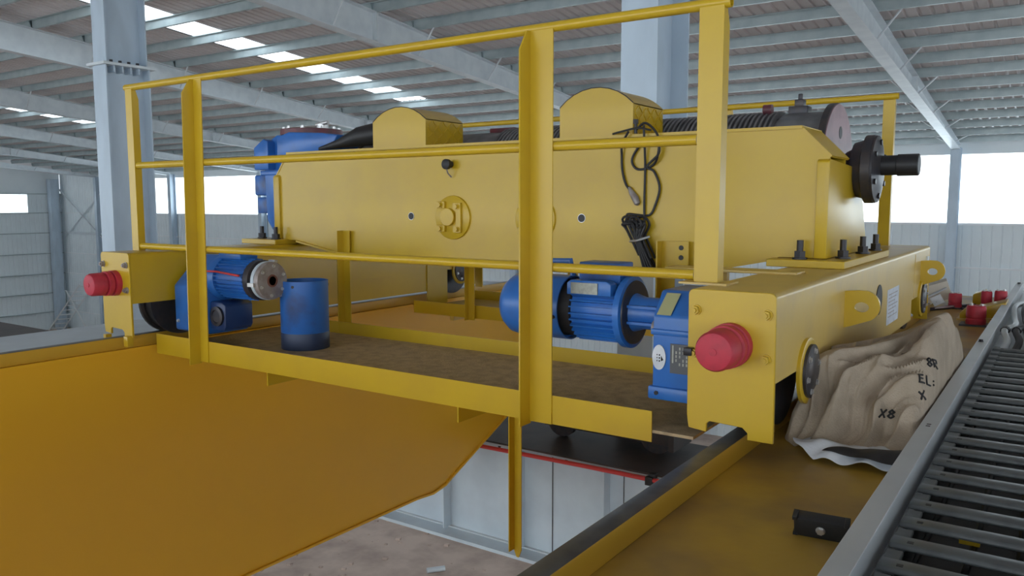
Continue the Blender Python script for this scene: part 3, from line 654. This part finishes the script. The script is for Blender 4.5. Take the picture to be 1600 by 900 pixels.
LY, LZ = 3.42, -.505
lm = thing('travel_motor', (-4.5, LY, -.65), 'blue travel motor at left with exposed grey brake disc and no cowl', 'motor')
fins(-4.66, -4.36, LY, LZ, .118, .138).build('finned_body', BLUE, lm)
MB().lathe((-4.655, LY, LZ), (-1, 0, 0), [(0, .140), (.02, .150), (.06, .15)], 36).build('mounting_flange', BLUE, lm)
MB().lathe((-4.36, LY, LZ), (1, 0, 0), [(0, .132), (.05, .132), (.052, .10), (.07, .10)], 36).build('end_shield', DARK, lm)
bk = MB().lathe((-4.29, LY, LZ), (1, 0, 0), [(0, .108), (.012, .122), (.06, .122), (.066, .118), (.066, .114)], 40).build('brake_disc', BRK, lm); tag(bk, 'grey electromagnetic brake disc with rusty hub')
MB().lathe((-4.288, LY, LZ), (1, 0, 0), [(0, .124), (.02, .126), (.03, .126)], 40).build('brake_ring', GALVB, bk)
MB().lathe((-4.224, LY, LZ), (1, 0, 0), [(0, .042), (.004, .040), (.004, .03), (-.01, .028)], 24).build('rusty_hub', RUST, bk)
for k in range(6):
    a = k*math.pi/3+.4; hexbolt((-4.226, LY+.096*math.cos(a), LZ+.096*math.sin(a)), (1, 0, 0), .009, .012).build('brake_bolt', SILV, bk)
for k in range(3):
    a = k*2.09+1.2; MB().box(-4.30, -4.24, LY+.128*math.cos(a)-.012, LY+.128*math.cos(a)+.012, LZ+.128*math.sin(a)-.012, LZ+.128*math.sin(a)+.012).build('brake_lug', SILV, bk)
m = MB(); m.box(-4.68, -4.45, 3.35, 3.49, -.375, -.325); m.build('terminal_box', BLUE, lm, bev=.008)
tag(MB().tube([(-4.75, 3.26, -.40), (-4.72, 3.27, -.455), (-4.60, 3.272, -.452), (-4.48, 3.275, -.462), (-4.38, 3.28, -.47)], .007, 8).build('brake_wire', CABR, lm), 'thin pinkish wire')
lg = thing('travel_gearbox', (-4.85, 3.45, -.87), 'blue upright travel gearbox standing in front of the left carriage wheel', 'gearbox')
MB().prism([(3.22, -.86), (3.30, -.885), (3.60, -.885), (3.64, -.80), (3.64, -.50), (3.55, -.365), (3.42, -.355), (3.22, -.56)], 'x', -5.0, -4.72).build('gear_case', BLUE, lg, bev=.012)
MB().prism([(-4.72, -.85), (-4.58, -.85), (-4.56, -.82), (-4.56, -.68), (-4.60, -.66), (-4.72, -.66)], 'y', 3.30, 3.52)  .build('output_housing', mat('oily_navy_paint', (.02, .05, .16), .4), lg, bev=.01)
MB().lathe((-4.642, 3.30, -.755), (0, -1, 0), [(0, .066), (.015, .066), (.018, .045), (.01, .04)], 24).build('cover_ring', DARK, lg)
hexbolt((-4.80, 3.22, -.845), (0, -1, 0), .010, .012).build('bolt', SILV, lg); hexbolt((-4.96, 3.22, -.80), (0, -1, 0), .010, .012).build('bolt', SILV, lg)

# loose blue fan cowl standing on the platform
bc = thing('fan_cowl', (-4.20, 3.66, -.972), 'loose blue open topped motor cowl standing on the platform deck', 'motor cover')
MB().lathe((-4.20, 3.66, -.972), (0, 0, 1), [(.005, .02), (.0, .150), (.012, .158), (.455, .158), (.455, .150), (.02, .146), (.018, .02)], 48).build('cowl_shell', BLUED, bc)
MB().lathe((-4.20, 3.66, -.971), (0, 0, 1), [(.0, .159), (.105, .1595), (.11, .158)], 48, cap=False).build('dark_base_band', mat('dark_navy', (.022, .04, .10), .45), bc)  # darker navy band around the bottom of the shell
for a in (-1.2, .9, 3.0): MB().cyl((-4.2+.1465*math.cos(a), 3.66+.1465*math.sin(a), -.55), (-4.2+.1595*math.cos(a), 3.66+.1595*math.sin(a), -.55), .010, n=10).build('screw_hole', BLK, bc)

# ------------------------------------------------------------------ cord hanging on the beam
Y = BY0-.012
def smooth(pts, n=6):
    P = [Vector(p) for p in pts]; P = [P[0]*2-P[1]]+P+[P[-1]*2-P[-2]]; out = []
    for i in range(1, len(P)-2):
        for k in range(n):
            t = k/n; a, b, c, d = P[i-1:i+3]
            out.append(.5*((2*b)+(c-a)*t+(2*a-5*b+4*c-d)*t*t+(3*b-a-3*c+d)*t**3))
    return out+[P[-2]]
cd = thing('hanging_cord', (-2.05, Y, -.4), 'black electric cord looped and hung from a bolt below the right arched cover', 'cord')
MB().tube(smooth([(-2.22, 4.27, .392), (-2.16, 4.25, .40), (-2.05, 4.24, .415), (-1.97, 4.25, .40)]), .006, 6).build('cord_end', BLK, cd)
MB().tube(smooth([(-2.11, 4.25, .40), (-2.155, 4.26, .33), (-2.165, Y, .26), (-2.16, Y, .18), (-2.135, Y, .10), (-2.09, Y, .05)]), .007, 8).build('short_lead', BLK, cd)
MB().tube([(-2.115, Y, .085), (-2.10, Y, .055), (-2.075, Y, .02), (-2.062, Y, -.01), (-2.058, Y, -.02)], [.008, .017, .022, .018, .006], 10).build('lamp_plug', BRK, cd)
MB().tube(smooth([(-2.016, 4.25, .43), (-2.013, 4.25, .38), (-2.016, Y, .20), (-2.018, Y, .0), (-2.015, Y, -.12), (-2.02, Y, -.16)]), .007, 8).build('straight_lead', BLK, cd)
MB().tube(smooth([(-2.07, 4.25, .40), (-2.00, 4.24, .44), (-1.93, 4.25, .37), (-1.925, 4.25, .27), (-1.97, Y, .205), (-2.06, Y, .185), (-2.10, Y, .235), (-2.06, Y, .31), (-1.99, Y-.01, .36), (-1.94, Y-.01, .34), (-1.93, Y-.01, .27), (-2.0, Y-.01, .20), (-1.96, Y, .17), (-1.925, Y, .08), (-1.95, Y, -.02), (-1.985, Y, -.075), (-2.06, Y, -.075), (-2.12, Y, -.07), (-2.13, Y, -.09)]), .007, 8).build('looped_lead', BLK, cd)
for i in range(13):
    f = i/12; a = -2.135+.10*f; yy = Y-.02-.018*(i % 3)
    MB().tube(smooth([(a+.10, yy, -.30-.02*f), (a+.02, yy, -.16), (a-.01+.02*(i % 2), yy, -.10-.015*(i % 4)), (a+.03, yy-.01, -.085-.02*(i % 4)), (a+.06, yy, -.13), (-2.045+.035*f, yy, -.22), (-2.02+.05*f, yy, -.30), (-1.99+.085*f, yy, -.42)], 4), .0075, 6).build('coil_strand', BLK, cd)
tag(MB().tube([(-2.075, Y-.06, -.225), (-2.02, Y-.085, -.218), (-1.955, Y-.055, -.195)], .007, 6).build('cable_tie', SILV, cd), 'pale cable tie')
hk = MB(); hk.cyl((-2.065, 4.25, .386), (-2.065, 4.25, .44), .010, n=8); hk.cyl((-2.065, 4.25, .44), (-2.065, 4.25, .465), .016, n=6); hk.build('hook_bolt', BLKB, cd)

# ------------------------------------------------------------------ cable trough with its drag chain
tr = thing('cable_trough', (-.15, 4, ZD), 'galvanised steel cable trough along the right edge of the crane girder', 'trough')
TZ, TB = -.850, -.955; TY0, TY1 = .6, 10.0; TXR = .16
MB().prism([(-.424, TZ), (-.371, TZ), (-.371, TB+.004), (TXR, TB+.004), (TXR, TZ), (TXR+.05, TZ), (TXR+.05, TZ+.004), (TXR-.004, TZ+.004), (TXR-.004, TB+.008), (-.367, TB+.008), (-.367, TZ+.004), (-.428, TZ+.004), (-.428, ZD+.03), (-.424, ZD+.03)], 'y', TY0, TY1).build('trough_channel', GALV, tr, bev=.001, segs=1)
MB().box(-.44, .21, TY0+.2, TY0+.25, ZD, TB).build('cross_bearer', GALV, tr)
for y in (3.2, 5.2, 7.2, 9.2): MB().box(-.44, .21, y, y+.05, ZD, TB).build('cross_bearer', GALV, tr)
for y in (3.36, 3.39): MB().box(-.407, -.392, y, y+.012, TZ+.004, TZ+.0048).build('slot', BLK, tr)
hexbolt((-.405, 5.62, TZ+.004), (0, 0, 1), .012, .014).build('bolt', BLKB, tr); hexbolt((-.40, 9.85, TZ+.004), (0, 0, 1), .014, .014).build('bolt', BLKB, tr)
ch = thing('drag_chain', (-.1, 3.5, TB), 'black plastic cable drag chain lying in the galvanised trough', 'cable chain')
P = .1635; y = .78; n = 0; lk = br = hl = None
CX0, CX1, CZ = -.350, .14, -.895
while y < 5.80:
    if lk is None:
        m = MB(); m.prism([(y+.004, -.944), (y+P*1.06, -.944), (y+P*1.10, -.925), (y+P*1.06, CZ-.012), (y+.05, CZ-.004), (y+.004, CZ-.014)], 'x', CX0, CX0+.022)
        lk = m.build('chain_link', CHAIN, ch, bev=.004, segs=1)
        m = MB(); m.prism([(y+.010, CZ-.010), (y+.018, CZ), (y+.076, CZ), (y+.084, CZ-.008), (y+.080, CZ-.018), (y+.016, CZ-.018)], 'x', CX0+.004, CX1-.004)
        m.box(CX0+.004, CX0+.045, y+.012, y+.15, CZ-.020, CZ-.006)
        br = m.build('cross_bar', CHAIN, ch, bev=.003, segs=1)
        m = MB()
        m.box(CX0+.045, CX0+.060, y+.030, y+.045, CZ-.004, CZ+.0012)
        hl = m.build('latch_slot', CHASH, br)
    else:
        copy(lk, W[lk]+Vector((0, n*P, 0)), ch); b2 = copy(br, W[br]+Vector((0, n*P, 0)), ch); copy(hl, W[hl]+Vector((0, n*P, 0)), b2)
    copy(lk, W[lk]+Vector((CX1-CX0-.022, n*P, 0)), ch)
    n += 1; y += P
MB().box(CX0+.002, CX1-.002, .78, 5.79, -.9505, -.9455).build('chain_base', CHASH, ch)
for i in range(4):
    x = -.28+i*.11; tag(MB().tube([(x+.006*math.sin(j*.9+i), .7+j*.25, -.939+.003*math.sin(j+i*2)) for j in range(21)], .007+.002*(i % 3), 6).build('inner_cable', BLK, ch), None)
for y_, x_ in ((1.5, -.13), (1.62, -.05), (2.45, -.20)): MB().box(x_, x_+.05, y_, y_+.02, -.93, -.918).build('yellow_marker', YEL, ch)
for i, (x, y0) in enumerate(((-.30, 5.75), (-.235, 5.78), (-.17, 5.75))):
    hsn = MB().tube(smooth([(x, y0, -.92), (x+.012, y0+.25, -.885), (x-.02, y0+.55, -.862), (x+.025, y0+.9, -.868), (x, y0+1.4, -.885), (x-.03, y0+2.0, -.86), (x+.01, y0+2.8, -.90)]), .021, 10).build('cable_hose', GALV if i != 1 else BLK, ch)
    MB().lathe((x-.02, y0+.55, -.862), (.1, 1, 0), [(0, .028), (.05, .028)], 10).build('hose_gland', BLK, hsn)

# black block with a bolt on the deck
bb = thing('plastic_block', (-.545, 2.36, ZD), 'small black plastic block with one silver bolt lying on the yellow deck', 'block')
ex, ey = Vector((.995, .10, 0)), Vector((-.10, .995, 0)); c = Vector((-.545, 2.385, ZD+.036)); ez = Vector((0, 0, 1))
ny = (ey*.94+ez*.34).normalized(); nz = ex.cross(ny).normalized()
if nz.z < 0: nz = -nz
MB().obox(c, ex*.074, ny*.020, nz*.032).build('block_body', CHASH, bb, bev=.003)
for sx in (-1, 1):
    for sz in (-1, 1): MB().obox(c+ex*.071*sx+nz*.030*sz-ny*.004, ex*.007, ny*.018, nz*.007).build('corner_lug', CHASH, bb, bev=.002)
hexbolt(c-ny*.0205, -ny, .011, .008).build('bolt', SILV, bb)

# ------------------------------------------------------------------ sackcloth heaped on the girder beside the trolley
rows = [
 (3.24, [(-0.86, -0.974), (-0.8, -0.945), (-0.72, -0.935), (-0.64, -0.935), (-0.56, -0.93), (-0.49, -0.935), (-0.435, -0.96)]),
 (3.36, [(-0.93, -0.974), (-0.885, -0.87), (-0.8, -0.815), (-0.69, -0.82), (-0.58, -0.83), (-0.462, -0.844), (-0.432, -0.96)]),
 (3.55, [(-0.94, -0.95), (-0.88, -0.735), (-0.8, -0.675), (-0.69, -0.69), (-0.58, -0.7), (-0.462, -0.714), (-0.432, -0.96)]),
 (3.8, [(-0.92, -0.92), (-0.868, -0.71), (-0.79, -0.67), (-0.69, -0.655), (-0.59, -0.65), (-0.462, -0.654), (-0.432, -0.96)]),
 (4.05, [(-0.92, -0.9), (-0.862, -0.74), (-0.79, -0.695), (-0.69, -0.665), (-0.59, -0.645), (-0.462, -0.619), (-0.432, -0.96)]),
 (4.35, [(-0.92, -0.92), (-0.862, -0.79), (-0.79, -0.735), (-0.69, -0.69), (-0.58, -0.64), (-0.462, -0.604), (-0.432, -0.96)]),
 (4.65, [(-0.95, -0.94), (-0.88, -0.84), (-0.78, -0.78), (-0.68, -0.72), (-0.57, -0.655), (-0.462, -0.616), (-0.432, -0.96)]),
 (4.95, [(-0.93, -0.95), (-0.86, -0.88), (-0.77, -0.83), (-0.67, -0.77), (-0.57, -0.72), (-0.462, -0.704), (-0.432, -0.96)]),
 (5.3, [(-0.9, -0.974), (-0.83, -0.955), (-0.75, -0.93), (-0.66, -0.9), (-0.57, -0.88), (-0.49, -0.88), (-0.43, -0.93)])]
def cat(P, t):
    i = min(int(t), len(P)-2); f = t-i; a, b, c_, d = P[max(i-1, 0)], P[i], P[i+1], P[min(i+2, len(P)-1)]
    return .5*((2*b)+(c_-a)*f+(2*a-5*b+4*c_-d)*f*f+(3*b-a-3*c_+d)*f**3)
def sack_surface():
    NU, NV = 170, 190; grid = [[Vector((x, y, z)) for x, z in r] for y, r in rows]; v = []
    for j in range(NV+1):
        t = j/NV*(len(rows)-1); ctrl = [cat([grid[k][i] for k in range(len(rows))], t) for i in range(7)]
        for i in range(NU+1):
            p = cat(ctrl, i/NU*6); u, w_ = i/NU, j/NV
            al, ac = .40*p.x+.92*p.y, .92*p.x-.40*p.y                # folds run from low front left to high back right
            wv = .10*noise.noise(Vector((p.x*3, p.y*3, 9)))
            n1 = noise.noise(Vector((al*.8+3.1, (ac+wv)*5.2+7.7, 1)))
            n2 = noise.noise(Vector((al*1.6+9, (ac+wv*1.5)*13+2.2, 2)))
            n3 = noise.noise(Vector((p.x*9+1, p.y*8+4, 3)))
            n4 = noise.noise(Vector((al*3.2+2, (ac+wv*2)*21+5, 4)))
            fold = .125*((1-min(1, abs(n1)*1.7))**2.6-.42)+.050*((1-min(1, abs(n2)*1.7))**2.6-.42)+.024*n3+.012*((1-min(1, abs(n4)*1.7))**2-.4)
            e = min(1, 6*min(u, 1-u)+.15)*min(1, 8*w_+.1)*min(1, 6*(1-w_)+.1)
            p = p+Vector((-.15, -.40, .90))*min(fold, .04)*e
            p.z = max(p.z, ZD+.004+.006*noise.noise(Vector((u*9, w_*9, 1))))
            if p.x > -.432 and p.z < TZ+.012: p.x = -.432-.2*max(0, p.x+.432)
            if p.y < 3.6: p.x = max(p.x, -.93)
            p.x = max(p.x, -.852) if p.z > -.70 and p.y > 3.0 and p.x < -.852 else p.x
            v.append(p)
    f = [(j*(NU+1)+i, j*(NU+1)+i+1, (j+1)*(NU+1)+i+1, (j+1)*(NU+1)+i) for j in range(NV) for i in range(NU)]
    return v, f
sv, sf = sack_surface()
sk = thing('sackcloth', (-.68, 4.2, ZD), 'crumpled beige sackcloth with black handwriting heaped beside the right carriage', 'sack')
m = MB(); m.add(sv, sf); clo = m.build('cloth', CLOTH, sk, sharp=180)
bv = BVHTree.FromPolygons([Vector(p) for p in sv], sf)
STROKE = {'8': [[(.5, .5), (.1, .75), (.5, 1), (.9, .75), (.5, .5), (.05, .25), (.5, 0), (.95, .25), (.5, .5)]], 'R': [[(0, 0), (0, 1), (.7, .95), (.75, .6), (0, .5), (.8, 0)]],
          'E': [[(.8, 1), (0, 1), (0, 0), (.85, 0)], [(0, .5), (.6, .5)]], 'L': [[(0, 1), (0, 0), (.8, 0)]], ':': [[(.2, .3), (.3, .25)], [(.2, .7), (.3, .75)]],
          'X': [[(0, 1), (.9, 0)], [(.9, 1), (0, 0)]], 'Z': [[(0, 1), (.9, 1), (0, 0), (.9, 0)]]}
def write(txt, at, right, upv, size, view):
    at, right, upv, view = Vector(at), Vector(right).normalized(), Vector(upv).normalized(), Vector(view).normalized()
    for k, chx in enumerate(txt):
        for st in STROKE[chx]:
            pts = []
            for a, b in zip(st, st[1:]):
                for q in range(5):
                    t = q/5; pts.append((a[0]+(b[0]-a[0])*t, a[1]+(b[1]-a[1])*t))
            pts.append(st[-1]); hit = []
            for px, py in pts:
                o = at+right*(px*.75+k)*size+upv*py*size*1.1-view*1.0
                h = bv.ray_cast(o, view)
                if h[0] is not None: hit.append(h[0]+h[1]*(.0015 if h[1].dot(view) < 0 else -.0015))
            if len(hit) > 2: tag(MB().tube(hit, .0042, 5).build('ink_stroke', INK, sk), 'black hand painted stroke')
vw = (-.19, .93, -.30)
write('8R', (-.468, 3.8, -.700), (.93, .10, .22), (-.25, .25, .93), .032, vw)
write('EL:', (-.490, 3.7, -.765), (.96, .10, .12), (-.12, .25, .95), .032, vw)
write('X', (-.462, 3.6, -.805), (.90, .10, .35), (-.35, .25, .90), .030, vw)
write('X8', (-.600, 3.5, -.880), (.97, .10, .06), (.15, .25, .95), .032, vw)
MB().tube(smooth([(-.90, 3.93, -.765), (-.905, 3.95, -.745), (-.895, 4.0, -.728), (-.87, 4.02, -.735), (-.84, 4.05, -.70)]), [.008]*24+[.010], 8).build('tie_string', WHITE, sk)
# folded plastic sheet under it
def sheet(name, m_, outline, z, amp, label, catg, rise=0):
    NU, NV = 40, 16; v = []; L, Rr = outline
    for j in range(NV+1):
        t = j/NV*(len(L)-1); a = cat([Vector((*q, 0)) for q in L], t); b = cat([Vector((*q, 0)) for q in Rr], t)
        for i in range(NU+1):
            p = a.lerp(b, i/NU); p.z = z+rise*max(0, j/NV)*(.3+.7*i/NU)+amp*(.5+.5*noise.noise(Vector((p.x*14, p.y*20, 3))))+amp*.7*math.sin(math.pi*j/NV); v.append(p)
    top = [(j*(NU+1)+i, j*(NU+1)+i+1, (j+1)*(NU+1)+i+1, (j+1)*(NU+1)+i) for j in range(NV) for i in range(NU)]
    m = MB(); m.add(v, top); return tag(m.build(name, m_, sharp=180), label, catg)
sheet('plastic_sheet', WHITE, ([(-.745, 3.085), (-.825, 3.13), (-.845, 3.20), (-.80, 3.30)], [(-.445, 3.07), (-.445, 3.13), (-.445, 3.22), (-.445, 3.30)]), ZD+.002, .045, 'crumpled white plastic sheet under the front edge of the sackcloth', 'plastic sheet')
sheet('black_film', BLK, ([(-.72, 3.105), (-.70, 3.115), (-.66, 3.13), (-.60, 3.16)], [(-.440, 3.06), (-.440, 3.09), (-.440, 3.13), (-.440, 3.17)]), ZD+.040, .014, 'folded black plastic film on top of the white plastic sheet', 'plastic sheet', .035)

# ------------------------------------------------------------------ things left on the far end of the right girder
def spare(x, y, r, h, label, z=ZD, base=True):
    t = thing('spare_buffer', (x, y, z), label, 'buffer', 'spare red buffers on the far deck')
    if base: MB().box(x-r*1.5, x+r*1.5, y-r*1.3, y+r*1.3, z, z+.014).build('mounting_plate', DARK, t)
    MB().lathe((x, y, z+.014), (0, 0, 1), [(0, r), (h*.25, r), (h*.28, r*.94), (h*.33, r*.94), (h*.36, r), (h*.9, r*.98), (h, r*.88)], 24).build('rubber_body', RED, t)
    for k in range(2): hexbolt((x+r*.5*(1 if k else -1), y, z+.014+h), (0, 0, 1), .012, .014).build('bolt', SILV, t)
spare(-.572, 7.32, .072, .145, 'red spare buffer standing nearest, in front of the yellow stop blocks')
spare(-.83, 8.40, .056, .125, 'red spare buffer standing at left beside the cardboard carton', ZD)
spare(-.585, 8.45, .045, .155, 'small red spare buffer peeking over between the two yellow stop blocks', ZD, False)
spare(-.475, 8.45, .052, .165, 'red spare buffer at right next to the trough end', ZD, False)
def stop(x0, x1, y0, y1, h0, h1, label):
    t = thing('stop_block', ((x0+x1)/2, (y0+y1)/2, ZD), label, 'block', 'yellow stop blocks')
    MB().prism([(x0, ZD), (x1, ZD), (x1, ZD+h1), (x0, ZD+h0)], 'y', y0, y1).build('block_body', YEL, t, bev=.006)
    MB().box(x0-.02, x1+.02, y0-.03, y1+.03, ZD, ZD+.012).build('base_plate', YELD, t)
stop(-.715, -.640, 7.62, 7.85, .055, .125, 'low yellow stop block left of the nearest red spare buffer')
stop(-.60, -.395, 7.75, 8.1, .085, .150, 'slanted yellow stop block right of the nearest red spare buffer')
stop(-.72, -.62, 8.75, 9.0, .10, .14, 'small yellow stop block far back behind the red spare buffers')
cbx = thing('cardboard_carton', (-1.0, 8.7, ZD), 'opened pale cardboard carton with printed mark lying beyond the right carriage', 'carton')
m = MB(); m.obox((-1.02, 8.75, ZD+.115), (.10, .02, .035), (-.02, .16, 0), (-.028, 0, .08)); m.build('carton_body', CARD, cbx)
MB().obox((-1.03, 8.62, ZD+.12), (.09, .02, .055), (-.02, .09, .01), (-.001, 0, .004)).build('carton_flap', WHITE, cbx)
pg = MB().obox((-.97, 8.35, ZD+.07), (.04, .01, .022), (0, .004, 0), (-.022, 0, .036)).build('printed_panel', WHITE, cbx)
MB().cyl((-.985, 8.3475, ZD+.05), (-.985, 8.343, ZD+.05), .012, n=10).build('printed_mark', INK, pg)
for i in range(6):
    x = -1.02+.035*i
    tag(MB().tube([(x-.05, 7.9+.07*i, ZD+.012+.008*(i % 2)), (x+.16, 8.35+.05*i, ZD+.014+.01*(i % 2))], .011, 8).build('steel_rod', DARK if i % 3 else SILV), ['pale bright rod lying nearest in the bundle beyond the carriage', 'dark rod lying second in the bundle beyond the carriage', 'dark rod lying third in the bundle beyond the carriage', 'pale bright rod in the middle of the bundle by the carton', 'dark rod lying near the carton', 'dark rod lying last, beside the red buffer'][i], 'rod', 'steel rods on the far deck')

# metal offcuts and rubble on the workshop floor
for i, (x, y, L, a, lab) in enumerate(((-12.1, 18.2, .55, .2, 'longer grey pipe offcut on the dusty floor below the hanging post'), (-11.9, 18.75, .42, -.3, 'shorter grey pipe offcut on the dusty floor beside the longer one'), (-16.5, 19.6, .30, .9, 'small bright offcut on the dusty floor near the girder end'))):
    d = Vector((math.cos(a), math.sin(a), 0))*L; p = Vector((x, y, -H+.09)); tag(MB().cyl(p-d, p+d, .09, n=12).build('pipe_offcut', GALV), lab, 'pipe')
m = MB()
for i in range(260):
    x, y = random.uniform(-24, -8), random.uniform(13, 27); s = random.uniform(.02, .09)
    m.obox((x, y, -H+s*.4), (s, s*.3, 0), (-s*.25, s*.7, 0), (0, s*.1, s*.45))
tag(m.build('floor_rubble', FLOOR), 'scattered crumbs of rubble on the dusty workshop floor', 'rubble', kind='stuff')
